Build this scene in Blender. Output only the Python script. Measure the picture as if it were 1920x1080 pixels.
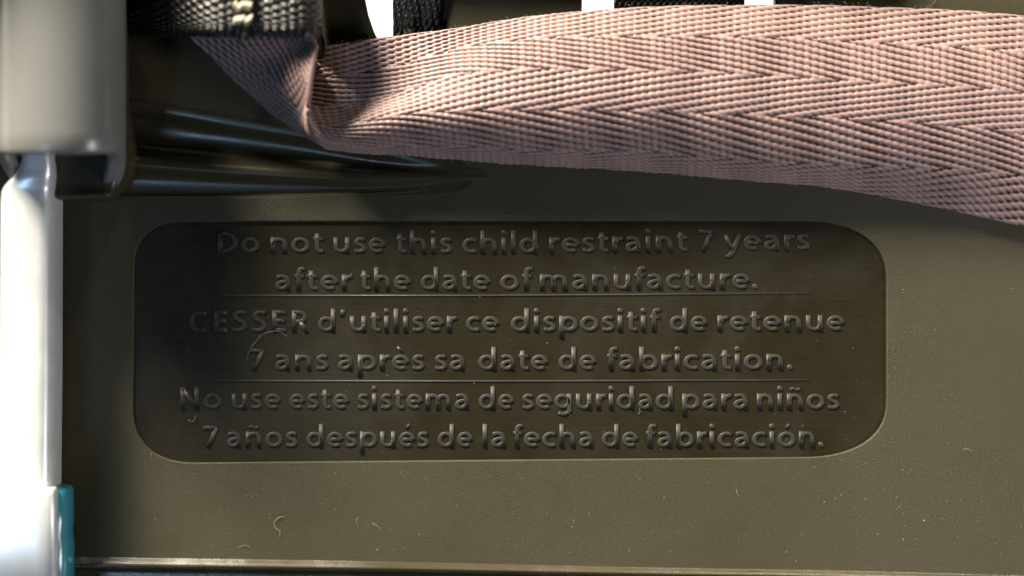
import bpy, math, random
import numpy as np
from mathutils import Vector

# ------------------------------------------------------------------ camera
D = 0.45                 # camera height above the plastic panel (panel top is z = 0), metres
K = 1.0e-4               # one photo pixel on the panel = 0.1 mm
TABLE_Z = -0.060

scene = bpy.context.scene
for o in list(bpy.data.objects):
    bpy.data.objects.remove(o, do_unlink=True)
COL = scene.collection

cam = bpy.data.cameras.new('camera')
cam.sensor_width = 36.0
cam.lens = 36.0 * D / (1920 * K)
cam.clip_start = 0.01
cam.clip_end = 20.0
cam.dof.use_dof = True
cam.dof.focus_distance = D - 0.003
cam.dof.aperture_fstop = 3.9
cam_o = bpy.data.objects.new('camera', cam)
cam_o.location = (0, 0, D)
COL.objects.link(cam_o)
scene.camera = cam_o

# ------------------------------------------------------------------ world and lamps
world = bpy.data.worlds.new('World')
scene.world = world
world.use_nodes = True
bg = world.node_tree.nodes['Background']
bg.inputs[0].default_value = (0.80, 0.74, 0.62, 1)
bg.inputs[1].default_value = 0.005

def area(name, loc, target, size, energy, color, size_y=None):
    l = bpy.data.lights.new(name, 'AREA')
    l.energy = energy; l.color = color; l.size = size
    if size_y:
        l.shape = 'RECTANGLE'; l.size_y = size_y
    o = bpy.data.objects.new(name, l)
    o.location = loc
    d = Vector(target) - Vector(loc)
    o.rotation_euler = d.to_track_quat('-Z', 'Y').to_euler()
    COL.objects.link(o)
    return o

area('window_light', (-0.46, 0.70, 0.345), (0.0, 0.0, 0.0), 0.24, 40.0, (1.0, 0.89, 0.73))
area('ridge_glint_light', (0.25, 0.80, 0.36), (0.0, 0.0, 0.0), 0.035, 1.2, (1.0, 0.92, 0.72))  # added to put a highlight on the lower ridge; no source known
area('side_light', (0.28, -0.11, 0.15), (0.11, -0.02, 0.0), 0.08, 0.5, (0.98, 0.95, 0.96))
area('blue_fill_light', (-0.26, -0.27, 0.52), (-0.07, 0.02, 0.0), 0.10, 0.55, (0.42, 0.66, 1.0))  # added for blue tint at left and groove highlights; no such source known

scene.view_settings.view_transform = 'Standard'
scene.view_settings.look = 'None'
scene.view_settings.exposure = 0.0
scene.view_settings.gamma = 1.0
scene.view_settings.use_curve_mapping = False
scene.render.engine = 'CYCLES'
scene.cycles.max_bounces = 6

# ------------------------------------------------------------------ helpers
def P(px, py, z=0.0):
    """point at height z (metres) over the panel that lies behind photo pixel px, py"""
    f = K * (D - z) / D
    return ((px - 960) * f, (540 - py) * f, z)

def PM(px, py, zmm):
    return P(px, py, zmm * 1e-3)

def link_mesh(name, me, mat=None, parent=None):
    o = bpy.data.objects.new(name, me)
    COL.objects.link(o)
    if mat is not None and not me.materials:
        me.materials.append(mat)
    if parent is not None:
        o.parent = parent
    return o

def mesh_obj(name, verts, faces, mat, parent=None, smooth=True):
    me = bpy.data.meshes.new(name)
    me.from_pydata([tuple(v) for v in verts], [], faces)
    me.update()
    if smooth:
        me.polygons.foreach_set('use_smooth', [True] * len(me.polygons))
    return link_mesh(name, me, mat, parent)

def thing(name, label, cat, loc=(0, 0, 0), group=None):
    o = bpy.data.objects.new(name, None)
    o.empty_display_size = 0.01
    o.location = loc
    COL.objects.link(o)
    return tag(o, label, cat, group)

def tag(o, label=None, cat=None, group=None, kind=None):
    if label: o['label'] = label
    if cat: o['category'] = cat
    if group: o['group'] = group
    if kind: o['kind'] = kind
    return o

def catmull(pts, n, closed=False):
    """smooth polyline through pts (any dimension), n points per span"""
    pts = [np.array(p, float) for p in pts]
    out = []
    m = len(pts)
    for i in range(m if closed else m - 1):
        if closed:
            p0, p1, p2, p3 = pts[i - 1], pts[i], pts[(i + 1) % m], pts[(i + 2) % m]
        else:
            p1, p2 = pts[i], pts[i + 1]
            p0 = pts[i - 1] if i > 0 else 2 * p1 - p2
            p3 = pts[i + 2] if i + 2 < m else 2 * p2 - p1
        for k in range(n):
            t = k / n
            out.append(0.5 * ((2 * p1) + (-p0 + p2) * t + (2 * p0 - 5 * p1 + 4 * p2 - p3) * t * t
                              + (-p0 + 3 * p1 - 3 * p2 + p3) * t ** 3))
    if not closed:
        out.append(pts[-1])
    return out

def tube(path, r, seg=6, cap=True):
    """verts, faces of a round tube along 3D path; r is a number or list"""
    path = [Vector(p) for p in path]
    n = len(path)
    rs = r if isinstance(r, (list, tuple)) else [r] * n
    verts, faces = [], []
    for i, p in enumerate(path):
        t = (path[min(i + 1, n - 1)] - path[max(i - 1, 0)]).normalized()
        a = Vector((0, 0, 1)) if abs(t.z) < 0.9 else Vector((1, 0, 0))
        x = t.cross(a).normalized(); y = t.cross(x).normalized()
        for k in range(seg):
            an = 2 * math.pi * k / seg
            verts.append(p + (x * math.cos(an) + y * math.sin(an)) * rs[i])
    for i in range(n - 1):
        for k in range(seg):
            a = i * seg + k; b = i * seg + (k + 1) % seg
            faces.append((a, b, b + seg, a + seg))
    if cap:
        faces.append(tuple(range(seg))[::-1])
        faces.append(tuple((n - 1) * seg + k for k in range(seg)))
    return verts, faces

# ------------------------------------------------------------------ materials
def new_mat(name):
    m = bpy.data.materials.new(name)
    m.use_nodes = True
    nt = m.node_tree
    return m, nt, nt.nodes['Principled BSDF']

def node(nt, kind, **kw):
    n = nt.nodes.new(kind)
    for k, v in kw.items():
        setattr(n, k, v)
    return n

def plastic(name, col, col2, rough, grain_scale, grain, streak=0.0, spec=0.5, dusty=0.0):
    """moulded plastic: faint colour drift, fine moulded grain and optional rubbed streaks"""
    m, nt, b = new_mat(name)
    tc = node(nt, 'ShaderNodeTexCoord')
    n1 = node(nt, 'ShaderNodeTexNoise'); n1.inputs['Scale'].default_value = 28; n1.inputs['Detail'].default_value = 5
    nt.links.new(tc.outputs['Object'], n1.inputs['Vector'])
    mix = node(nt, 'ShaderNodeMix', data_type='RGBA')
    mix.inputs[6].default_value = (*col, 1); mix.inputs[7].default_value = (*col2, 1)
    nt.links.new(n1.outputs['Fac'], mix.inputs[0])
    if dusty > 0:                      # fine pale dust lodged in the moulded grain, in patches
        d1 = node(nt, 'ShaderNodeTexNoise'); d1.inputs['Scale'].default_value = 3600; d1.inputs['Detail'].default_value = 2
        d2 = node(nt, 'ShaderNodeTexNoise'); d2.inputs['Scale'].default_value = 22; d2.inputs['Detail'].default_value = 4
        for d in (d1, d2): nt.links.new(tc.outputs['Object'], d.inputs['Vector'])
        r1 = node(nt, 'ShaderNodeMapRange'); r1.inputs[1].default_value = 0.50; r1.inputs[2].default_value = 0.78
        nt.links.new(d1.outputs['Fac'], r1.inputs[0])
        r2 = node(nt, 'ShaderNodeMapRange'); r2.inputs[1].default_value = 0.36; r2.inputs[2].default_value = 0.66
        r2.inputs[3].default_value = 0.15; r2.inputs[4].default_value = dusty
        nt.links.new(d2.outputs['Fac'], r2.inputs[0])
        mu = node(nt, 'ShaderNodeMath', operation='MULTIPLY')
        nt.links.new(r1.outputs[0], mu.inputs[0]); nt.links.new(r2.outputs[0], mu.inputs[1])
        mx = node(nt, 'ShaderNodeMix', data_type='RGBA'); mx.inputs[7].default_value = (0.16, 0.14, 0.09, 1)
        nt.links.new(mix.outputs[2], mx.inputs[6]); nt.links.new(mu.outputs[0], mx.inputs[0])
        mix = mx
    nt.links.new(mix.outputs[2], b.inputs['Base Color'])
    n2 = node(nt, 'ShaderNodeTexNoise'); n2.inputs['Scale'].default_value = grain_scale
    n2.inputs['Detail'].default_value = 3
    nt.links.new(tc.outputs['Object'], n2.inputs['Vector'])
    bump = node(nt, 'ShaderNodeBump'); bump.inputs['Strength'].default_value = grain
    bump.inputs['Distance'].default_value = 0.00018
    nt.links.new(n2.outputs['Fac'], bump.inputs['Height'])
    last = bump
    rr = node(nt, 'ShaderNodeMapRange')
    rr.inputs[3].default_value = rough - 0.07; rr.inputs[4].default_value = rough + 0.09
    if streak > 0:
        mp = node(nt, 'ShaderNodeMapping'); mp.inputs['Scale'].default_value = (60, 1800, 1)
        nt.links.new(tc.outputs['Object'], mp.inputs['Vector'])
        n3 = node(nt, 'ShaderNodeTexNoise'); n3.inputs['Scale'].default_value = 1.0; n3.inputs['Detail'].default_value = 4
        nt.links.new(mp.outputs[0], n3.inputs['Vector'])
        b2 = node(nt, 'ShaderNodeBump'); b2.inputs['Strength'].default_value = streak
        b2.inputs['Distance'].default_value = 0.0001
        nt.links.new(n3.outputs['Fac'], b2.inputs['Height'])
        nt.links.new(bump.outputs[0], b2.inputs['Normal'])
        nt.links.new(n3.outputs['Fac'], rr.inputs[0])
        last = b2
    else:
        nt.links.new(n2.outputs['Fac'], rr.inputs[0])
    n4 = node(nt, 'ShaderNodeTexNoise'); n4.inputs['Scale'].default_value = 45; n4.inputs['Detail'].default_value = 6
    n4.inputs['Roughness'].default_value = 0.65; n4.inputs['Distortion'].default_value = 0.8
    nt.links.new(tc.outputs['Object'], n4.inputs['Vector'])
    sm2 = node(nt, 'ShaderNodeMapRange'); sm2.inputs[1].default_value = 0.35; sm2.inputs[2].default_value = 0.7
    sm2.inputs[3].default_value = -0.10; sm2.inputs[4].default_value = 0.12
    nt.links.new(n4.outputs['Fac'], sm2.inputs[0])
    ad = node(nt, 'ShaderNodeMath', operation='ADD')
    nt.links.new(rr.outputs[0], ad.inputs[0]); nt.links.new(sm2.outputs[0], ad.inputs[1])
    nt.links.new(ad.outputs[0], b.inputs['Roughness'])
    nt.links.new(last.outputs[0], b.inputs['Normal'])
    b.inputs['Specular IOR Level'].default_value = spec
    return m

def simple(name, col, rough, metal=0.0, spec=0.5, noise=0.15, scale=300):
    m, nt, b = new_mat(name)
    tc = node(nt, 'ShaderNodeTexCoord')
    n1 = node(nt, 'ShaderNodeTexNoise'); n1.inputs['Scale'].default_value = scale; n1.inputs['Detail'].default_value = 4
    nt.links.new(tc.outputs['Object'], n1.inputs['Vector'])
    mix = node(nt, 'ShaderNodeMix', data_type='RGBA')
    mix.inputs[6].default_value = (*[c * (1 - noise) for c in col], 1)
    mix.inputs[7].default_value = (*[min(1, c * (1 + noise)) for c in col], 1)
    nt.links.new(n1.outputs['Fac'], mix.inputs[0])
    nt.links.new(mix.outputs[2], b.inputs['Base Color'])
    b.inputs['Roughness'].default_value = rough
    b.inputs['Metallic'].default_value = metal
    b.inputs['Specular IOR Level'].default_value = spec
    return m

def yarn(name, yarn_top, gap_shade, rough, spec, sheen):
    """webbing: the vertex attribute 'warp' is high on the floats; low gaps get painted shade"""
    m, nt, b = new_mat(name)
    at = node(nt, 'ShaderNodeAttribute', attribute_name='yarn_top')
    tc = node(nt, 'ShaderNodeTexCoord')
    n1 = node(nt, 'ShaderNodeTexNoise'); n1.inputs['Scale'].default_value = 60; n1.inputs['Detail'].default_value = 9; n1.inputs['Roughness'].default_value = 0.75
    nt.links.new(tc.outputs['Object'], n1.inputs['Vector'])
    c1 = node(nt, 'ShaderNodeMix', data_type='RGBA')
    c1.inputs[6].default_value = (*[c * 0.72 for c in yarn_top], 1); c1.inputs[7].default_value = (*[c * 1.28 for c in yarn_top], 1)
    nt.links.new(n1.outputs['Fac'], c1.inputs[0])
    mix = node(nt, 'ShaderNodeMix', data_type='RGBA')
    mix.inputs[6].default_value = (*gap_shade, 1)
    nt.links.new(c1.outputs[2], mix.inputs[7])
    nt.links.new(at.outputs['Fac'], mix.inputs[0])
    nt.links.new(mix.outputs[2], b.inputs['Base Color'])
    b.inputs['Roughness'].default_value = rough
    b.inputs['Specular IOR Level'].default_value = spec
    b.inputs['Sheen Weight'].default_value = sheen
    b.inputs['Sheen Roughness'].default_value = 0.4
    return m

M_PANEL = plastic('grained_dark_plastic', (0.038, 0.0335, 0.0155), (0.053, 0.047, 0.0235), 0.46, 5600, 0.8, spec=0.4, dusty=0.55)
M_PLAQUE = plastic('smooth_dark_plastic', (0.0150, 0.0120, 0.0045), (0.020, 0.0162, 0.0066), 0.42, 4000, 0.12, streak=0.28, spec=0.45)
M_LETTER = plastic('letter_plastic', (0.033, 0.031, 0.025), (0.041, 0.039, 0.031), 0.46, 4000, 0.10, spec=0.4)
M_RIB = plastic('rib_plastic', (0.040, 0.034, 0.019), (0.052, 0.044, 0.026), 0.34, 4200, 0.2)
M_GROOVE = plastic('groove_plastic', (0.038, 0.033, 0.017), (0.050, 0.043, 0.023), 0.34, 4200, 0.12, spec=0.7)
M_RIDGE = plastic('ridge_plastic', (0.048, 0.041, 0.022), (0.058, 0.050, 0.028), 0.22, 4200, 0.2, spec=1.0)
M_SOCKET = plastic('socket_plastic', (0.15, 0.155, 0.15), (0.19, 0.195, 0.19), 0.30, 3000, 0.1)
M_STEEL = simple('bright_zinc', (0.84, 0.89, 0.92), 0.30, metal=0.3)
M_TEAL = simple('teal_fringe', (0.045, 0.30, 0.40), 0.18, spec=0.7)  # teal paints the lens colour fringe onto the sleeve
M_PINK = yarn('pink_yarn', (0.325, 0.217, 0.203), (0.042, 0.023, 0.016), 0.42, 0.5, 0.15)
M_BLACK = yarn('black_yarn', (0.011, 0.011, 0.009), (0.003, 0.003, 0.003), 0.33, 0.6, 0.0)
M_THREAD = simple('pale_thread', (0.50, 0.46, 0.36), 0.5)
M_LINT = simple('lint', (0.42, 0.39, 0.30), 0.7)
M_TABLE = simple('white_table', (0.85, 0.85, 0.84), 0.6, scale=20, noise=0.03)

# ------------------------------------------------------------------ setting: white table below
tb = mesh_obj('table', [(-1.2, -1.0, TABLE_Z), (1.2, -1.0, TABLE_Z), (1.2, 1.0, TABLE_Z), (-1.2, 1.0, TABLE_Z)],
              [(0, 1, 2, 3)], M_TABLE, smooth=False)
tag(tb, 'plain white table under the plastic seat shell, bright through its slots', kind='structure')

# ------------------------------------------------------------------ the seat shell
shell = thing('child_seat_shell', 'dark olive plastic child seat shell with raised expiry text in three languages',
              'seat shell', (0, 0, TABLE_Z))

def shell_obj(o):
    o.parent = shell
    o.matrix_parent_inverse = shell.matrix_world.inverted()
    o.location.z += 0
    return o
bpy.context.view_layer.update()

def part(name, verts, faces, mat, smooth=True, parent=None):
    """part of the shell; verts are world points"""
    vs = [(v[0], v[1], v[2] - TABLE_Z) for v in verts]
    return mesh_obj(name, vs, faces, mat, parent or shell, smooth)

RIDGE = [(-600, 1030), (130, 1043), (700, 1052), (1200, 1063), (1600, 1070), (1920, 1079), (2500, 1096)]

def corner(cx, cy, rx, ry, a0, a1, n=14):
    e = 0.86     # a little squarer than an ellipse
    out = []
    for k in range(n + 1):
        a = math.radians(a0 + (a1 - a0) * k / n)
        c, s = math.cos(a), math.sin(a)
        out.append((cx + rx * math.copysign(abs(c) ** e, c), cy - ry * math.copysign(abs(s) ** e, s)))
    return out

PLAQUE = (corner(1500, 527, 165, 115, 90, 0) + corner(1500, 752, 165, 108, 0, -90)
          + corner(365, 762, 118, 108, -90, -180) + corner(345, 500, 96, 87, 180, 90))
SLOT_A = [(672, -100), (678, -40), (681, 0), (687, 30), (697, 60), (712, 90), (735, 112), (775, 118), (808, 100), (822, 60), (828, 0), (830, -100)]
SLOT_B = [(1087, -100), (1087, 30), (1100, 44), (1440, 44), (1455, 30), (1455, -100)]
GROOVE = [(150, 186), (240, 190), (330, 206), (440, 226), (560, 246), (700, 276), (820, 302), (840, 312), (846, 325), (840, 340), (815, 352), (750, 360), (600, 366), (400, 368), (150, 369)]

# panel: flat moulding with the plaque, strap slots and groove cut out of it
cu = bpy.data.curves.new('panel', 'CURVE')
cu.dimensions = '2D'; cu.fill_mode = 'BOTH'
cu.extrude = 0.0012; cu.bevel_depth = 0.00028; cu.bevel_resolution = 2
outer = [(-560, -170), (2480, -170)] + [(x, y) for x, y in RIDGE[::-1] if -560 < x < 2480]
outer[-1:] = [(130, 1043)]
outer.insert(2, (2480, 1094)); outer.append((-560, 1031))
for poly in (outer, PLAQUE, SLOT_A, SLOT_B, GROOVE):
    sp = cu.splines.new('POLY')
    sp.points.add(len(poly) - 1)
    for q, (x, y) in zip(sp.points, poly):
        X, Y, _ = P(x, y)
        q.co = (X, Y, 0, 1)
    sp.use_cyclic_u = True
tmp = bpy.data.objects.new('panel_curve', cu)
COL.objects.link(tmp)
bpy.context.view_layer.update()
me = bpy.data.meshes.new_from_object(tmp.evaluated_get(bpy.context.evaluated_depsgraph_get()))
bpy.data.objects.remove(tmp, do_unlink=True)
co = np.empty(len(me.vertices) * 3); me.vertices.foreach_get('co', co); co = co.reshape(-1, 3)
co[:, 2] += -co[:, 2].max() - TABLE_Z
me.vertices.foreach_set('co', co.ravel())
me.name = 'panel'; me.materials.clear()
for p in me.polygons: p.use_smooth = False
panel = link_mesh('panel', me, M_PANEL, shell)

# side walls that carry the panel on the table (outside the picture)
for x0 in (-560, 2480):
    X = (x0 - 960) * K; s = 1 if x0 > 0 else -1
    xa, xb = sorted((X, X - s * 0.003)); ya, yb = -0.055, 0.069
    zt = -0.0029
    v = [(x, y, z) for z in (TABLE_Z, zt) for x, y in ((xa, ya), (xb, ya), (xb, yb), (xa, yb))]
    part('side_wall', v, [(0, 3, 2, 1), (4, 5, 6, 7), (0, 1, 5, 4), (1, 2, 6, 5), (2, 3, 7, 6), (3, 0, 4, 7)], M_PANEL, False)

# unseen wall past the panel's top end, added to shade the slots and loop
v = [(x, y, z) for z in (-0.0029, 0.013) for x, y in ((-0.152, 0.0712), (0.060, 0.0712), (0.060, 0.0742), (-0.152, 0.0742))]
part('top_blocker', v, [(0, 3, 2, 1), (4, 5, 6, 7), (0, 1, 5, 4), (1, 2, 6, 5), (2, 3, 7, 6), (3, 0, 4, 7)], M_PANEL, False)

# taller unseen blocker, added to keep the key light off the upper left
v = [(x, y, z) for z in (-0.0029, 0.040) for x, y in ((-0.152, 0.0745), (-0.079, 0.0745), (-0.079, 0.0775), (-0.152, 0.0775))]
part('corner_blocker', v, [(0, 3, 2, 1), (4, 5, 6, 7), (0, 1, 5, 4), (1, 2, 6, 5), (2, 3, 7, 6), (3, 0, 4, 7)], M_PANEL, False)

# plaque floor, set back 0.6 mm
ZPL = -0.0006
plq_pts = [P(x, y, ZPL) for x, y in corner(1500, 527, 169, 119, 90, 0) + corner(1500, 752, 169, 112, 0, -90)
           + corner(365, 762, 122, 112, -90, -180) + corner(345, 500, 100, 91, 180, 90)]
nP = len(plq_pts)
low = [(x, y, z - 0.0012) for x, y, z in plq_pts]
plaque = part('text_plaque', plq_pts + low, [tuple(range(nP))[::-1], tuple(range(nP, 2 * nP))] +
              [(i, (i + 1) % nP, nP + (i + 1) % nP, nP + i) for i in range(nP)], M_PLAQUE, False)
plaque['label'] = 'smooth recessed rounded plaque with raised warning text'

# ------------------------------------------------------------------ raised letters (domed strokes)
HW, HH = 3.95, 2.3          # half stroke width and relief height, photo pixels
PROF = [(-1.0, 0.0), (-0.92, 0.60), (-0.76, 0.92), (-0.48, 1.0), (0.48, 1.0), (0.76, 0.92), (0.92, 0.60), (1.0, 0.0)]

def arc(cx, cy, rx, ry, a0, a1, n=None):
    n = n or max(4, int(abs(a1 - a0) / 20))
    return [(cx + rx * math.cos(math.radians(a0 + (a1 - a0) * k / n)),
             cy + ry * math.sin(math.radians(a0 + (a1 - a0) * k / n))) for k in range(n + 1)]

def sm(*pts): return [tuple(p) for p in catmull(pts, 3)]
RING = lambda cx, cy, rx, ry: ('ring', arc(cx, cy, rx, ry, 0, 360, 18)[:-1])
DOT = lambda cx, cy, r: ('dot', (cx, cy, r))

G = {
    'o': (35, [RING(17.5, 15, 11.6, 11.2)]),
    'n': (35, [[(8, 0), (8, 30)], [(8, 15)] + arc(17.6, 17.6, 9.6, 8.6, 165, 0) + [(27.2, 0)]]),
    'm': (53, [[(8, 0), (8, 30)], [(8, 15)] + arc(17, 17.8, 9.2, 8.4, 165, 0) + [(26.2, 0)],
               [(26.2, 15)] + arc(35.3, 17.8, 9.2, 8.4, 165, 0) + [(44.5, 0)]]),
    'h': (35, [[(8, 0), (8, 44)], [(8, 15)] + arc(17.6, 17.6, 9.6, 8.6, 165, 0) + [(27.2, 0)]]),
    'u': (35, [[(7.8, 30)] + arc(17.4, 12.4, 9.6, 8.6, 180, 345) + [(27, 15)], [(27, 30), (27, 0)]]),
    'r': (22, [[(8, 0), (8, 30)], arc(19.5, 14.5, 11.3, 11.8, 170, 82, 6)]),
    'i': (16, [[(8, 0), (8, 30)], DOT(8, 39.3, 5.0)]),
    'l': (16, [[(8, 0), (8, 44)]]),
    'd': (36, [RING(16.4, 15, 11.2, 11.2), [(28, 0), (28, 44)]]),
    'b': (36, [[(8, 0), (8, 44)], RING(19.6, 15, 11.2, 11.2)]),
    'p': (36, [[(8, -12), (8, 30)], RING(19.6, 15, 11.2, 11.2)]),
    'g': (35.5, [RING(16.4, 15.6, 11.0, 10.6), [(27.6, 30), (27.6, 2)] + arc(17, -1, 10.6, 7.4, 0, -140, 8)]),
    'c': (28, [arc(17.4, 15, 12, 11.2, 52, 308)]),
    'e': (32, [[(6, 15.2), (26.6, 15.2)], [(27, 15)] + arc(16.6, 15, 11, 11.2, 8, 312)]),
    'a': (31.5, [sm((6, 24), (10, 26.2), (15, 26.6), (20.5, 24.6), (23.4, 18.5)) + [(23.6, 0)],
                 sm((23.4, 17.4), (15, 16.4), (8.6, 13.4), (6.6, 8.6), (9, 4.8), (13.5, 3.8), (19, 5.6), (23.4, 10.4))]),
    's': (25, [sm((20.4, 25), (16, 26.5), (10.8, 25.9), (7, 22.4), (8, 18.5), (12.8, 15.6), (17.8, 12.7), (19.4, 8.6), (16.8, 5), (12, 3.7), (7.5, 4.1), (4, 5.4))]),
    't': (22, [[(9.5, 37)] + sm((9.5, 20), (9.6, 11), (11, 6), (14.6, 3.9), (19.6, 4.3)), [(2.5, 26.9), (19.8, 26.9)]]),
    'f': (19.5, [[(9.2, 0)] + sm((9.2, 24), (9.3, 33), (10.6, 38), (14, 40.6), (19.4, 40.4)), [(2.5, 26.9), (18, 26.9)]]),
    'y': (31, [[(4, 30), (15.8, 2)], [(27.6, 30)] + sm((17, 3), (13.4, -5.4), (9.6, -9), (4.4, -10))]),
    '7': (33, [[(3, 37), (29.8, 37)], [(27.4, 36), (11.4, 0)]]),
    '.': (14.5, [DOT(7.2, 4.8, 5.2)]),
    "'": (15, [[(10.2, 42), (7, 30)]]),
    'C': (36, [arc(20.5, 20.6, 14.8, 16.8, 48, 312)]),
    'D': (42, [[(9, 0), (9, 41)], [(9, 37)] + [(16, 37)] + arc(17.5, 20.5, 16.8, 16.5, 90, -90) + [(16, 4), (9, 4)]]),
    'E': (31, [[(9, 0), (9, 41)], [(9, 37), (27, 37)], [(9, 21.4), (25.4, 21.4)], [(9, 4), (27.4, 4)]]),
    'S': (31, [sm((25.4, 35.2), (20, 37.3), (13.6, 36.7), (8.6, 32.5), (9.5, 26.5), (15.5, 22), (22, 17.8), (24.2, 11.8), (21, 6.2), (15, 3.9), (9, 4.3), (4.4, 6.2))]),
    'R': (34, [[(9, 0), (9, 41)], [(9, 37), (16, 37)] + arc(17, 28.5, 9, 8.5, 90, -90) + [(16, 20), (9, 20)], [(18, 20), (28.6, 0)]]),
    'N': (41, [[(8.6, 0), (8.6, 41)], [(8.8, 38), (32, 3)], [(32.2, 0), (32.2, 41)]]),
}
THIN = 0.66
ACC = {'é': ('e', [[(21.5, 44), (15, 35.4)]]), 'è': ('e', [[(11, 44), (18.4, 35.4)]]), 'ó': ('o', [[(22.5, 44), (16, 35.4)]]),
       'ñ': ('n', [sm((9.5, 36.6), (13.4, 39.6), (17.6, 38.2), (21.8, 36.8), (25.8, 39.8))])}

def stroke_mesh(pts, verts, faces, closed=False, w=1.0):
    n = len(pts); base = len(verts); m = len(PROF)
    for i in range(n):
        if closed:
            a, b = pts[i - 1], pts[(i + 1) % n]
        else:
            a, b = pts[max(i - 1, 0)], pts[min(i + 1, n - 1)]
        tx, ty = b[0] - a[0], b[1] - a[1]
        l = math.hypot(tx, ty) or 1.0
        nx, ny = -ty / l, tx / l
        ww = w * (1.03 - 0.20 * abs(tx) / l)          # level strokes are thinner than stems
        for u, h in PROF:
            verts.append((pts[i][0] + nx * u * HW * ww, pts[i][1] + ny * u * HW * ww, h * HH * (0.85 if w < 1 else 1)))
    for i in range(n if closed else n - 1):
        j = (i + 1) % n
        for k in range(m - 1):
            faces.append((base + i * m + k, base + j * m + k, base + j * m + k + 1, base + i * m + k + 1)[::-1])
    if not closed:
        faces.append(tuple(base + k for k in range(m))[::-1])
        faces.append(tuple(base + (n - 1) * m + k for k in range(m)))

def dot_mesh(c, verts, faces):
    cx, cy, r = c; seg = 12; base = len(verts)
    rings = [(1.0, 0.0), (0.92, 0.5), (0.68, 0.85), (0.3, 1.0)]
    for rr, h in rings:
        for k in range(seg):
            a = 2 * math.pi * k / seg
            verts.append((cx + r * rr * math.cos(a), cy + r * rr * math.sin(a), h * HH))
    for i in range(len(rings) - 1):
        for k in range(seg):
            a, b = base + i * seg + k, base + i * seg + (k + 1) % seg
            faces.append((a, b, b + seg, a + seg))
    faces.append(tuple(base + (len(rings) - 1) * seg + k for k in range(seg)))

GM, ADV, INK = {}, {}, {}
for ch in list(G) + list(ACC):
    base, extra = ACC.get(ch, (ch, []))
    adv, strokes = G[base]
    verts, faces = [], []
    for s in strokes:
        if isinstance(s, tuple) and s[0] == 'ring': stroke_mesh(s[1], verts, faces, True)
        elif isinstance(s, tuple): dot_mesh(s[1], verts, faces)
        else: stroke_mesh(s, verts, faces)
    for s in extra: stroke_mesh(s, verts, faces, w=THIN)
    me = bpy.data.meshes.new('letter')
    me.from_pydata(verts, [], faces); me.update()
    me.polygons.foreach_set('use_smooth', [len(p.vertices) == 4 for p in me.polygons])
    me.materials.append(M_LETTER)
    GM[ch] = me; ADV[ch] = adv
    xs = [v[0] for v in verts]; INK[ch] = (min(xs), max(xs))

LINES = [  # (baseline left, middle, right), [(word, first ink pixel, last ink pixel)]
    ((474, 475.5, 468.5), [('Do', 407.5, 487), ('not', 507, 607), ('use', 625, 724), ('this', 742, 848), ('child', 866, 1008),
                           ('restraint', 1029.5, 1289), ('7', 1307.5, 1338), ('years', 1356, 1518)]),
    ((544.8, 544.5, 541.5), [('after', 515, 661), ('the', 675, 771), ('date', 788, 920), ('of', 937, 999), ('manufacture.', 1012, 1422)]),
    ((622.7, 622.3, 620.7), [('CESSER', 353, 579), ("d'", 595.7, 648), ('utiliser', 656, 857), ('ce', 873, 936), ('dispositif', 957, 1238),
                             ('de', 1255, 1327), ('retenue', 1345, 1584)]),
    ((694.5, 694.5, 693.3), [('7', 467, 496), ('ans', 515, 616), ('après', 633, 796), ('sa', 815, 871), ('date', 896, 1028),
                             ('de', 1047, 1118), ('fabrication.', 1138, 1487)]),
    ((767.3, 768, 767.7), [('No', 338, 416), ('use', 434, 527), ('este', 542, 655), ('sistema', 670, 879), ('de', 897, 964),
                           ('seguridad', 979, 1262), ('para', 1279, 1402), ('niños', 1419, 1574)]),
    ((839, 839, 838.5), [('7', 380, 410), ('años', 425, 558), ('después', 574, 804), ('de', 820, 887), ('la', 905, 948),
                         ('fecha', 962, 1112), ('de', 1128, 1197), ('fabricación.', 1211, 1545)]),
]
kz = K * (D - ZPL) / D
for (b0, b1, b2), words in LINES:
    for word, x0, x1 in words:
        pos, x = [], 0.0
        for ch in word:
            pos.append(x); x += ADV[ch]
        ia = pos[0] + INK[word[0]][0]; ib = pos[-1] + INK[word[-1]][1]
        sx = (x1 - x0) / (ib - ia)
        for ch, p in zip(word, pos):
            lx = x0 + (p - ia) * sx
            t = (lx - 400) / 1100.0
            by = b0 + (b1 - b0) * t * 2 if t < 0.5 else b1 + (b2 - b1) * (t - 0.5) * 2
            o = bpy.data.objects.new('letter', GM[ch])
            COL.objects.link(o)
            X, Y, Z = P(lx, by, ZPL)
            o.parent = plaque
            o.location = (X, Y, Z - TABLE_Z - 0.00002)
            o.scale = (kz * sx, kz, kz)

# two thin divider lines moulded on the plaque
for pts in ([(389, 554.5), (900, 554.3), (1200, 552.5), (1517, 548.8)], [(389, 714), (900, 715), (1200, 714), (1517, 712)]):
    verts, faces = [], []
    n = len(pts); prof = [(-1.8, -0.2), (-1.3, 1.1), (0, 1.6), (1.3, 1.1), (1.8, -0.2)]
    for x, y in pts:
        for u, h in prof:
            v = P(x, y - u, ZPL + h * K)
            verts.append(v)
    m = len(prof)
    for i in range(n - 1):
        for k in range(m - 1):
            a = i * m + k
            faces.append((a, a + m, a + m + 1, a + 1))
    faces += [tuple(range(m)), tuple((n - 1) * m + k for k in range(m))[::-1]]
    o = part('divider_line', verts, faces, M_LETTER, True, plaque)

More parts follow.
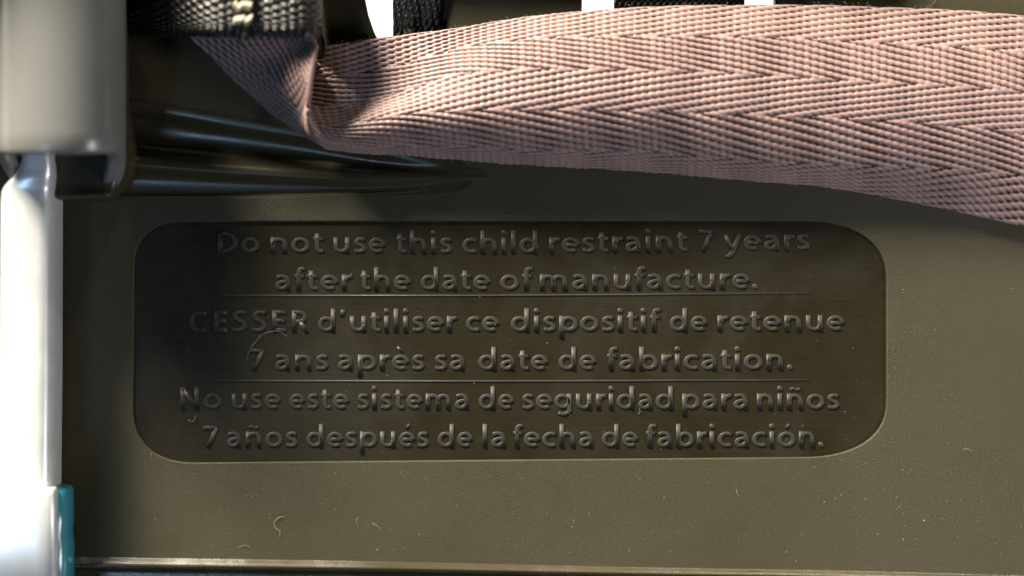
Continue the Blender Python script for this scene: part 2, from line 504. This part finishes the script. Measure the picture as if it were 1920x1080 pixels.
# ------------------------------------------------------------------ ridges of the shell
def sweep(name, sections, mat, n=10, nv=5, flip=False):
    """sections: list of [(px, py, z mm), ...] of equal length; smooth surface through them"""
    rows = [np.array(catmull(s, nv)) for s in sections]
    grid = [np.array([catmull([r[j] for r in rows], n)[i] for j in range(len(rows[0]))])
            for i in range((len(rows) - 1) * n + 1)] if len(rows) < 3 else None
    if grid is None:
        cols = [catmull([r[j] for r in rows], n) for j in range(len(rows[0]))]
        grid = [[c[i] for c in cols] for i in range(len(cols[0]))]
    verts = [PM(*p) for row in grid for p in row]
    m = len(grid[0]); faces = []
    for i in range(len(grid) - 1):
        for k in range(m - 1):
            a = i * m + k
            f = (a, a + 1, a + m + 1, a + m)
            faces.append(f if flip else f[::-1])
    return part(name, verts, faces, mat)

rs = []
for x, y in RIDGE:
    w = 1.0 - 0.25 * (x - 130) / 1800
    rs.append([(x, y + d * w, z) for d, z in ((-2, -0.04), (1, 0.05), (5, 0.32), (10, 0.66), (15, 0.86), (20, 0.5), (23, -0.9), (25, -2.6),
                                              (32, -3.1), (70, -3.2), (160, -3.4))])
sweep('lower_ridge', rs, M_RIDGE, 6, 4)

def rib(x, ys, zs): return [(x, y, z) for y, z in zip(ys, zs)]
GR = [
    rib(120, (182, 190, 204, 216, 240, 268, 284, 292, 304, 314, 322, 334, 360, 373), (0.02, 0.05, -0.5, -3, -4, -3.5, 0.5, 3.2, 3.9, 3.6, 2.0, 0.0, -0.45, 0.03)),
    rib(235, (182, 192, 206, 219, 244, 268, 283, 291, 303, 313, 321, 333, 360, 372), (0.02, 0.05, -0.5, -3, -4, -3.5, 0.5, 3.0, 3.6, 3.3, 1.8, 0.0, -0.45, 0.03)),
    rib(330, (196, 206, 220, 234, 256, 277, 291, 300, 310, 319, 327, 337, 361, 372), (0.02, 0.05, -0.5, -2.8, -3.8, -3.2, 0.4, 2.4, 2.9, 2.7, 1.4, 0.0, -0.42, 0.03)),
    rib(440, (216, 226, 240, 252, 270, 287, 300, 309, 318, 327, 334, 342, 361, 371), (0.02, 0.05, -0.5, -2.5, -3.2, -2.7, 0.2, 1.9, 2.3, 2.1, 1.1, 0.0, -0.38, 0.03)),
    rib(560, (236, 246, 259, 270, 284, 298, 309, 317, 326, 334, 340, 347, 360, 370), (0.02, 0.05, -0.4, -2.0, -2.6, -2.1, 0.1, 1.4, 1.8, 1.6, 0.8, -0.1, -0.34, 0.03)),
    rib(700, (266, 276, 287, 296, 304, 312, 319, 325, 332, 339, 345, 350, 358, 366), (0.02, 0.05, -0.3, -1.2, -1.6, -1.2, 0.0, 0.8, 1.1, 1.0, 0.4, -0.2, -0.25, 0.03)),
    rib(830, (290, 300, 308, 313, 317, 321, 324, 328, 332, 336, 340, 345, 352, 362), (0.02, 0.04, 0.03, 0.0, 0.0, 0.03, 0.12, 0.3, 0.38, 0.3, 0.12, 0.04, 0.03, 0.02)),
    rib(960, (310, 314, 318, 321, 324, 326, 328, 330, 332, 334, 337, 340, 344, 349), (-0.12,) * 14),
]
sweep('curved_rib', GR, M_GROOVE, 8, 4)

# rounded lips of the strap slots
for poly in (SLOT_A, SLOT_B):
    pts = [P(x, y, -0.0003) for x, y in poly]
    v, f = tube(pts, 0.00045, 8)
    part('slot_lip', v, f, M_RIB)

# socket tube on the left: hollow end cut at a slant, open towards the bottom of the picture
def socket():
    zc = 0.0170; R = 0.0116; Ri = 0.0083; seg = 40
    cx, _, _ = P(114, 0, zc)
    verts, faces = [], []
    def yend(z):   # the far wall reaches lower than the near wall
        t = (z - (zc - R)) / (2 * R)
        t = min(1.0, max(0.0, t / 0.62)); t = t * t * (3 - 2 * t)
        yy = 374 + (288 - 374) * t
        return P(0, yy, z)[1]
    rows = [(R, 0, None), (R, 1, 0.0006), (R - 0.0004, 1, 0.0), (Ri + 0.0004, 1, 0.0), (Ri, 1, 0.0006), (Ri, 0, None)]
    rows.insert(1, (R, 2, 0.004)); rows.insert(6, (Ri, 2, 0.004))
    for r, mode, off in rows:
        for k in range(seg):
            a = 2 * math.pi * k / seg
            x = cx + r * math.cos(a); z = zc + r * math.sin(a)
            y = 0.075 if mode == 0 else yend(zc + R * math.sin(a)) + off
            verts.append((x, y, z))
    for i in range(len(rows) - 1):
        for k in range(seg):
            a, b = i * seg + k, i * seg + (k + 1) % seg
            faces.append((a, a + seg, b + seg, b))
    tubeo = part('socket_tube', verts, faces, M_SOCKET)
    tubeo.data.materials.append(M_RIB)                      # darker material paints shade into the hollow of the tube
    for i, p in enumerate(tubeo.data.polygons):
        if i >= 5 * seg: p.material_index = 1
    # foot that joins the tube to the rib
    sec = []
    for py, ex in ((-260, 0), (120, 0), (230, 2), (280, 8), (310, 10), (350, 0), (372, -12)):
        sec.append([(18, py, -3), (22, py, 5), (34, py, 9), (60, py, 10), (196 + ex, py, 12.5), (222 + ex, py, 10), (231 + ex, py, 7), (238 + ex * 1.6, py, 4.0), (244 + ex * 2.2, py, -3.0)])
    sec.append([(x, 378, -3) for x, _, _ in sec[-1]])
    sweep('socket_foot', sec, M_RIB, 5, 4, flip=True)
socket()

# ------------------------------------------------------------------ sliding rod on the left
rod = thing('latch_rod', 'bright white metal rod with sleeve coloured as a teal lens fringe sliding out of grey socket tube', 'rod', (P(58, 0, 0.008)[0], 0, 0))
def rod_part(name, verts, faces, mat, smooth=True):
    ox = rod.location.x
    return mesh_obj(name, [(v[0] - ox, v[1], v[2]) for v in verts], faces, mat, rod, smooth)

def flat_bar(rows, flat, seg=28):
    """rows: (py, px left, px right, z centre mm, half thickness mm); rounded-rectangle section"""
    verts, faces = [], []
    for py, xl, xr, zc, ht in rows:
        for k in range(seg):
            a = 2 * math.pi * k / seg
            c, s = math.cos(a), math.sin(a)
            c = math.copysign(abs(c) ** flat, c); s = math.copysign(abs(s) ** flat, s)
            z = (zc + ht * s) * 1e-3
            xm, hw = (xl + xr) / 2, (xr - xl) / 2
            x, y, _ = P(xm + hw * c, py, (zc + ht * 0.15) * 1e-3)
            verts.append((x, y, z))
    n = len(rows)
    for i in range(n - 1):
        for k in range(seg):
            a, b = i * seg + k, i * seg + (k + 1) % seg
            faces.append((a, a + seg, b + seg, b))
    faces.append(tuple(range(seg)))
    faces.append(tuple((n - 1) * seg + k for k in range(seg))[::-1])
    return verts, faces

v, f = flat_bar([(-100, 44, 98, 13, 3.0), (270, 44, 98, 13, 3.0), (300, 42, 100, 13, 3.0), (314, 38, 102, 12.5, 3.2), (328, 30, 104, 11.5, 4.2), (340, 21, 106, 10, 5.6),
                 (350, 13, 108, 8.6, 6.6), (360, 8, 109, 8, 7.0), (380, 6, 110, 8, 7.0), (700, 5, 109, 8, 7.0), (905, 4, 107, 8, 7.0), (1250, 4, 107, 8, 7.0)], 0.5)
rod_part('bar', v, f, M_STEEL)
v, f = flat_bar([(914, -52, 102, 14.6, 2.0), (917, -55, 105, 14.6, 2.5), (930, -56, 106, 14.6, 2.6), (1250, -56, 106, 14.6, 2.6)], 0.35)
rod_part('cover_plate', v, f, M_STEEL)
v, f = flat_bar([(911, -70, 122, 7, 5.0), (914, -78, 129, 7, 5.8), (922, -80, 132, 7, 6.2), (975, -80, 132, 7, 6.2), (1000, -80, 130, 7, 6.2),
                 (1020, -80, 133, 7, 6.2), (1250, -80, 133, 7, 6.2)], 0.4)
rod_part('sleeve', v, f, M_TEAL)

# ------------------------------------------------------------------ woven webbing
def spline_eval(pts, q):
    """pts: (n, ...) array of knots, q in [0, n-1]: Catmull-Rom on axis 0"""
    n = len(pts)
    ext = np.concatenate([[2 * pts[0] - pts[1]], pts, [2 * pts[-1] - pts[-2]]])
    i = np.clip(np.floor(q).astype(int), 0, n - 2)
    t = (q - i).reshape((-1,) + (1,) * (pts.ndim - 1))
    p0, p1, p2, p3 = ext[i], ext[i + 1], ext[i + 2], ext[i + 3]
    return 0.5 * (2 * p1 + (-p0 + p2) * t + (2 * p0 - 5 * p1 + 4 * p2 - p3) * t ** 2 + (-p0 + 3 * p1 - 3 * p2 + p3) * t ** 3)

def webbing(name, sections, width, mat, pitch_s=14.0, pitch_t=12.5, shear=2.6, band=75.0, amp=5.5, step=1.8,
            thick=12.0, narrow=None, tilt=0.19, la=12.2, lb=5.8, parent=None, first=1):
    """woven strap through sections of (px, py, z mm); herringbone of raised yarn floats as real relief"""
    S = np.array([[PM(*p) for p in s] for s in sections])          # (sections, knots, 3)
    mid = S[:, S.shape[1] // 2 - 1: S.shape[1] // 2 + 1].mean(axis=1)
    # arc length along the strap (mean of three lines), in photo pixels
    dense_q = np.linspace(0, len(S) - 1, 60 * (len(S) - 1) + 1)
    Dn = spline_eval(S, dense_q)
    ln = np.linalg.norm(np.diff(Dn, axis=0), axis=2)               # per line
    ln = (ln[:, 1] + ln[:, 2] + ln[:, 3]) / 3 if S.shape[1] > 4 else ln.mean(axis=1)
    cum = np.concatenate([[0], np.cumsum(ln)]) / K
    ns = int(cum[-1] / step) + 1; nt = int(width / step) + 1
    s = np.linspace(0, cum[-1], ns)
    q = np.interp(s, cum, dense_q)
    A = spline_eval(S, q)                                          # (ns, knots, 3)
    tq = np.linspace(0, S.shape[1] - 1, nt)
    Bv = spline_eval(np.swapaxes(A, 0, 1), tq)                     # (nt, ns, 3)
    X = np.swapaxes(Bv, 0, 1)                                      # (ns, nt, 3)
    ph = np.linspace(0, cum[-1], ns)[:, None]; pv = np.linspace(0, width, nt)[None, :]
    wob = (np.sin(ph / 61 + pv / 47) + np.sin(ph / 23.7 - pv / 71 + 1.3) * 0.5 + np.sin(ph / 131 + pv / 29 + 0.4) * 0.7)
    X = X.copy(); X[..., 2] += wob * 0.00009
    du = np.gradient(X, axis=0); dv = np.gradient(X, axis=1)
    N = np.cross(du, dv); N /= np.maximum(np.linalg.norm(N, axis=2, keepdims=True), 1e-12)
    rng = np.random.default_rng(3)
    ss, tt = np.meshgrid(s, np.linspace(0, width, nt), indexing='ij')
    tt0 = tt
    if narrow:                       # fewer yarn rows show where the strap is bunched up
        g0, qa, qb = narrow
        g = np.clip((q - qa) / (qb - qa), 0, 1); g = g0 + (1 - g0) * g * g * (3 - 2 * g)
        tt = tt * g[:, None]
    bi = np.floor(tt / band).astype(int)
    sign = np.where(bi % 2 == 0, 1.0, -1.0) * first
    tb = tt - bi * band
    h = np.zeros_like(ss)
    i0 = np.round(ss / pitch_s)
    for di in (-1, 0, 1):
        i = i0 + di
        off = sign * shear * i
        j0 = np.round((tb - off) / pitch_t)
        for dj in (-1, 0, 1):
            c_t = (j0 + dj) * pitch_t + off
            inside = (c_t > -0.55 * pitch_t) & (c_t < band + 0.55 * pitch_t)
            ds = ss - i * pitch_s; dt = tb - c_t
            a = ds - dt * tilt; b = dt + ds * tilt
            jit = 1 + 0.14 * np.sin((i * 12.9898 + (j0 + dj) * 78.233 + bi * 3.7) * 7.31)
            d = 1 - (a / la) ** 2 - (b / (lb * np.where(sign < 0, 1.06, 0.96) * np.where(jit > 1, 1, jit))) ** 2
            h = np.maximum(h, np.where(inside, np.sqrt(np.maximum(d, 0)) * jit, 0))
    yarn_top = np.clip((h - 0.34) / 0.25, 0, 1)  # low spots between floats take the painted shade colour
    # selvedge: thinner towards both edges
    e = np.minimum(tt0, width - tt0)
    hh = h * np.clip(0.35 + e / 6.0, 0, 1)
    F = X + N * (hh * amp * K)[..., None]
    Bk = X - N * (np.clip(e / 5.0, 0.15, 1) * thick * K)[..., None]
    idx = np.arange(ns * nt).reshape(ns, nt)
    a, b, c, d = idx[:-1, :-1].ravel(), idx[1:, :-1].ravel(), idx[1:, 1:].ravel(), idx[:-1, 1:].ravel()
    front = np.stack([a, b, c, d], 1)
    # back: every fourth row and column would crack at the rim, so keep it whole but plain
    back = np.stack([d, c, b, a], 1) + ns * nt
    rim = []
    for r in (idx[0, :], idx[-1, ::-1], idx[::-1, 0], idx[:, -1]):
        rim.append(np.stack([r[:-1], r[1:], r[1:] + ns * nt, r[:-1] + ns * nt], 1))
    quads = np.concatenate([front, back] + rim)
    V = np.concatenate([F.reshape(-1, 3), Bk.reshape(-1, 3)])
    me = bpy.data.meshes.new(name)
    me.vertices.add(len(V)); me.vertices.foreach_set('co', V.ravel())
    me.loops.add(quads.size); me.loops.foreach_set('vertex_index', quads.ravel().astype(np.int32))
    me.polygons.add(len(quads)); me.polygons.foreach_set('loop_start', np.arange(0, quads.size, 4, dtype=np.int32))
    me.polygons.foreach_set('use_smooth', np.ones(len(quads), bool))
    me.update(calc_edges=True)
    at = me.attributes.new('yarn_top', 'FLOAT', 'POINT')
    at.data.foreach_set('value', np.concatenate([yarn_top.ravel(), np.full(ns * nt, 0.6)]).astype(np.float32))
    return link_mesh(name, me, mat, parent)

# pink-grey harness strap: each section runs from the outer / lower edge to the inner / upper edge
ST = [
    [(318, 0, 9), (375, 0, 11), (430, 0, 12), (485, 0, 13), (540, 0, 13), (592, 0, 13)],
    [(352, 62, 8), (405, 63, 11), (455, 64, 13), (505, 66, 14), (550, 66, 14.5), (592, 66, 14.5)],
    [(420, 130, 6), (465, 122, 10), (505, 114, 12.5), (541, 104, 14), (570, 93, 15), (593, 79, 15)],
    [(487, 193, 4.5), (515, 180, 9), (540, 163, 12), (562, 142, 14), (579, 115, 15.5), (594, 82, 15.5)],
    [(545, 236, 3), (560, 222, 8), (571, 203, 11.5), (579, 175, 14), (584, 135, 16), (594, 83, 16)],
    [(604, 271, 2.2), (585, 250, 9.0), (578, 222, 13.0), (578, 188, 15.2), (583, 142, 16), (592, 84, 16)],
    [(622, 277, 2.0), (600, 260, 9.0), (582, 232, 11.8), (576, 194, 11.6), (578, 144, 11.5), (588, 86, 11)],
    [(644, 281, 1.8), (620, 266, 8.6), (590, 238, 8.6), (570, 195, 4.5), (572, 145, 3), (580, 88, 2.4)],
    [(682, 285, 1.8), (662, 270, 8.2), (646, 238, 9.6), (637, 200, 5), (634, 143, 3), (630, 84, 2.6)],
    [(757, 288, 1.8), (750, 272, 7.5), (745, 217, 11), (740, 177, 7), (738, 127, 4.5), (735, 68, 3.2)],
    [(866, 298, 1.8), (863, 272, 8), (860, 208, 12), (860, 141, 9.5), (858, 94, 6.5), (856, 53, 4.5)],
    [(1000, 308, 1.8), (1000, 279, 8), (1000, 205, 12), (1000, 131, 11.5), (1000, 75, 9.0), (1000, 31, 5.5)],
    [(1200, 320, 1.8), (1200, 281, 8), (1200, 207, 12), (1200, 132, 12), (1200, 70, 10), (1200, 14, 6.5)],
    [(1398, 337, 1.8), (1400, 299, 7.5), (1402, 216, 11), (1403, 140, 11), (1404, 71, 9), (1405, 10, 5)],
    [(1594, 357, 1.8), (1596, 308, 7), (1600, 223, 10), (1602, 153, 10), (1604, 80, 7.5), (1606, 12, 4)],
    [(1910, 423, 1.8), (1914, 328, 6.5), (1918, 251, 9), (1921, 175, 9), (1924, 102, 6.5), (1927, 31, 3)],
    [(2260, 520, 1.4), (2270, 415, 5), (2280, 330, 7), (2290, 250, 7), (2300, 170, 5), (2310, 95, 1.6)],
]
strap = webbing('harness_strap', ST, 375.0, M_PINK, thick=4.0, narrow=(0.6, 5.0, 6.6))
tag(strap, 'pinkish grey herringbone webbing strap twisted over itself and lying across the shell', 'strap')

# loose filaments standing off the strap edges
rnd = random.Random(4)
fv, ff = [], []
Sarr = np.array([[PM(*p) for p in s_] for s_ in ST])
for k in range(150):
    q_ = rnd.uniform(6.5, len(ST) - 2.2); col = 5 if rnd.random() < 0.6 else 0
    p = spline_eval(Sarr[:, col], np.array([q_]))[0]
    up = 1 if col == 5 else -1
    l = rnd.uniform(0.4, 1.3) * 1e-3; a = rnd.uniform(-1.2, 1.2); bnd = rnd.uniform(-0.8, 0.8)
    path = [tuple(p + np.array([math.sin(a + bnd * t) * l * t, up * math.cos(a + bnd * t) * l * t * 0.7, (0.25 + 0.5 * t) * 4e-4])) for t in (-0.3, 0.3, 0.65, 1.0)]
    v, f = tube(path, 0.000022, 3)
    ff += [tuple(i + len(fv) for i in q) for q in f]; fv += v
fz = mesh_obj('fuzz', fv, ff, M_LINT, strap)
tag(fz, kind='stuff')

# black webbing loop with pale bar-tack stitches, sewn round the top of the pink strap
loop = thing('webbing_loop', 'folded black webbing loop with pale stitching round the end of the pink strap', 'webbing loop', (P(420, 30, 0.01)[0], P(0, 30, 0)[1], 0))
zs = [(150, 1.5), (240, 3.0), (300, 8.0), (350, 14.0), (400, 18.0), (440, 18.6), (475, 17.6), (515, 18.4), (555, 19.0), (583, 18.2), (594, 15.5), (598, 10.5), (599, 5.0), (598, 1.6)]
LP = [[(x, -120, z), (x, -60, z), (x, 0, z), (x, 38, z), (x, 55, z - 0.5), (x, 64, z - 2.0), (x + 1, 62, z - 4.5)] for x, z in zs]
LP[-4:] = [[(x, y + (d if y > 30 else 0), z) for x, y, z in s] for s, d in zip(LP[-4:], (4, 18, 36, 42))]
LP = [[(x, y, max(z, 1.4)) for x, y, z in s][::-1] for s in LP]
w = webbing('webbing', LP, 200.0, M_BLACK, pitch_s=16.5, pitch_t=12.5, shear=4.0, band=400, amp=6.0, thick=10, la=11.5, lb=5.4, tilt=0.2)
w.parent = loop; w.matrix_parent_inverse.identity()
w.location = (-loop.location.x, -loop.location.y, 0)
random.seed(11)
for row, y0 in enumerate((-14, 12, 37)):
    for k in range(7):
        x = 440 + k * 5 + random.uniform(-1.5, 1.5); y = y0 + random.uniform(-3, 3)
        zt = 18.6
        a = [PM(x - 3, y + 8, zt - 0.3), PM(x - 1, y + 3, zt + 0.9), PM(x + 1, y - 3, zt + 1.0), PM(x + 4, y - 9, zt - 0.3)]
        vv, ff = tube([tuple(p) for p in catmull(a, 3)], 0.00026, 6)
        vv = [(v[0] - loop.location.x, v[1] - loop.location.y, v[2]) for v in vv]
        mesh_obj('stitch', vv, ff, M_THREAD, loop)

# black straps that run up out of the two slots
def riser(label, xs, zmid, creases, ybot, w):
    secs = []
    for y, z in ((-170, 2.0), (-60, 2.0), (0, 1.6), (30, 1.2), (ybot - 12, 0.2), (ybot, -1.6), (ybot + 3, -6.0), (ybot + 4, -18.0)):
        secs.append([(x + (0 if y > 0 else y * -0.02), y, z + c) for x, c in zip(xs, creases)][::-1])
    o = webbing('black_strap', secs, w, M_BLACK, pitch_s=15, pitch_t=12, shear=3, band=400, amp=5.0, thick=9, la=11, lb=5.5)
    return tag(o, label, 'strap', None)
riser('narrow black webbing strap coming out of the curved slot', (826, 806, 788, 770, 750, 737), 1, (0.0, 0.5, 0.2, 0.9, 0.7, 0.2), 84, 95)
riser('wide black webbing strap between two white gaps of the square slot', (1396, 1350, 1300, 1250, 1200, 1151), 1, (0.0, 0.5, 0.7, 0.7, 0.5, 0.0), 34, 250)

# ------------------------------------------------------------------ lint and dust
def fibre(label, pts, z=0.0, r=0.00005):
    path = [P(x, y, z + r * 1.0 + h * K) for x, y, h in catmull(pts, 5)]
    r *= 0.5
    v, f = tube(path, r, 5)
    c = Vector(path[0])
    o = mesh_obj('lint_fibre', [(p[0] - c.x, p[1] - c.y, p[2] - c.z) for p in v], f, M_LINT)
    o.location = c
    return tag(o, label, 'lint', 'lint fibres on the plastic')

fibre('s-shaped pale lint fibre on the panel below the plaque', [(533, 969, 0), (523, 970, 2), (514, 980, 1), (517, 990, 2), (525, 996, 2), (524, 1006, 0)], r=0.00007)
fibre('short curled lint fibre between the s-shaped and slanting ones', [(672, 970, 0), (668, 978, 2), (671, 985, 0)])
fibre('short slanting lint fibre with a kink below the plaque', [(697, 980, 0), (703, 984, 2), (708, 987, 1), (714, 993, 0)], r=0.00007)
fibre('arched lint fibre just above the lower ridge', [(446, 1026, 0), (455, 1023, 2), (464, 1023, 2), (470, 1027, 0)])
fibre('long curved hair lying from CESSER to the 7 of the French text', [(462, 676, 0), (468, 656, 1), (480, 640, 1), (492, 627, 2), (512, 621, 6), (527, 623, 5), (540, 632, 0)], ZPL, 0.00004)
fibre('tiny bent lint fibre left of the Spanish text', [(352, 786, 0), (358, 790, 1), (364, 788, 2), (367, 778, 0)], ZPL)
fibre('short lint fibre beside the lower left plaque corner', [(285, 847, 0), (283, 855, 1), (287, 860, 0)])
fibre('straight short lint fibre under the lower right plaque end', [(1380, 918, 0), (1383, 926, 1), (1386, 931, 0)], r=0.00006)
fibre('bent lint fibre to the right of the plaque', [(1806, 842, 0), (1815, 842, 2), (1823, 848, 0)], r=0.00006)
fibre('hair-thin lint fibre over the panel behind the strap', [(1735, 14, 0), (1748, 8, 3), (1757, -2, 0)], r=0.00005)
fibre('hooked lint fibre below the word seguridad', [(1199, 766, 4), (1200, 772, 2), (1197, 777, 0)], ZPL)

def specks(n, seed):
    rnd = random.Random(seed)
    verts, faces = [], []
    def inside(x, y): return 250 < x < 1660 and 416 < y < 862 and not ((x < 330 or x > 1560) and (y < 480 or y > 800))
    k = 0
    while k < n:
        x = rnd.uniform(140, 1915); y = rnd.uniform(440, 1040)
        if rnd.random() > 0.25 + 0.75 * (y / 1040) ** 3: continue
        ins = inside(x, y)
        if ins and rnd.random() > 0.30: continue
        if 900 > x and rnd.random() > 0.75: continue
        if 240 < x < 1670 and 405 < y < 875 and not ins and rnd.random() < 0.8: continue
        z = ZPL if ins else 0.0
        r = 0.000028 * math.exp(rnd.gauss(0, 0.45))
        c = P(x, y, z + r * 0.6)
        e = 1 + rnd.random() * 1.2; a = rnd.uniform(0, 3.14)
        ca, sa = math.cos(a), math.sin(a); b = len(verts)
        for dx, dy, dz in ((e, 0, 0), (0, 1, 0), (-e, 0, 0), (0, -1, 0), (0, 0, 0.8), (0, 0, -0.8)):
            verts.append((c[0] + r * (dx * ca - dy * sa), c[1] + r * (dx * sa + dy * ca), c[2] + r * dz))
        for f in ((0, 1, 4), (1, 2, 4), (2, 3, 4), (3, 0, 4), (1, 0, 5), (2, 1, 5), (3, 2, 5), (0, 3, 5)):
            faces.append(tuple(b + i for i in f))
        k += 1
    for x, y, r in ((1693, 543, .11), (1692, 549, .09), (1699, 541, .08), (1623, 868, .1), (1584, 772, .08), (291, 973, .10), (303, 969, .06), (352, 655, .09),
                    (361, 650, .05), (659, 514, .09), (650, 733, .07), (1622, 936, .09), (1493, 1052, .11), (1765, 888, .07), (1703, 887, .07), (428, 957, .06), (628, 956, .08)):
        ins = inside(x, y); r *= 1e-3
        c = P(x, y, (ZPL if ins else 0) + r * 0.5); b = len(verts)
        for dx, dy, dz in ((1, 0, 0), (0, .8, 0), (-1, 0, 0), (0, -.8, 0), (0, 0, 0.8), (0, 0, -0.8)):
            verts.append((c[0] + r * dx, c[1] + r * dy, c[2] + r * dz))
        for f in ((0, 1, 4), (1, 2, 4), (2, 3, 4), (3, 0, 4), (1, 0, 5), (2, 1, 5), (3, 2, 5), (0, 3, 5)):
            faces.append(tuple(b + i for i in f))
    o = mesh_obj('dust', verts, faces, M_LINT, smooth=False)
    tag(o, 'fine pale dust specks scattered over the dark plastic', kind='stuff')
specks(900, 5)
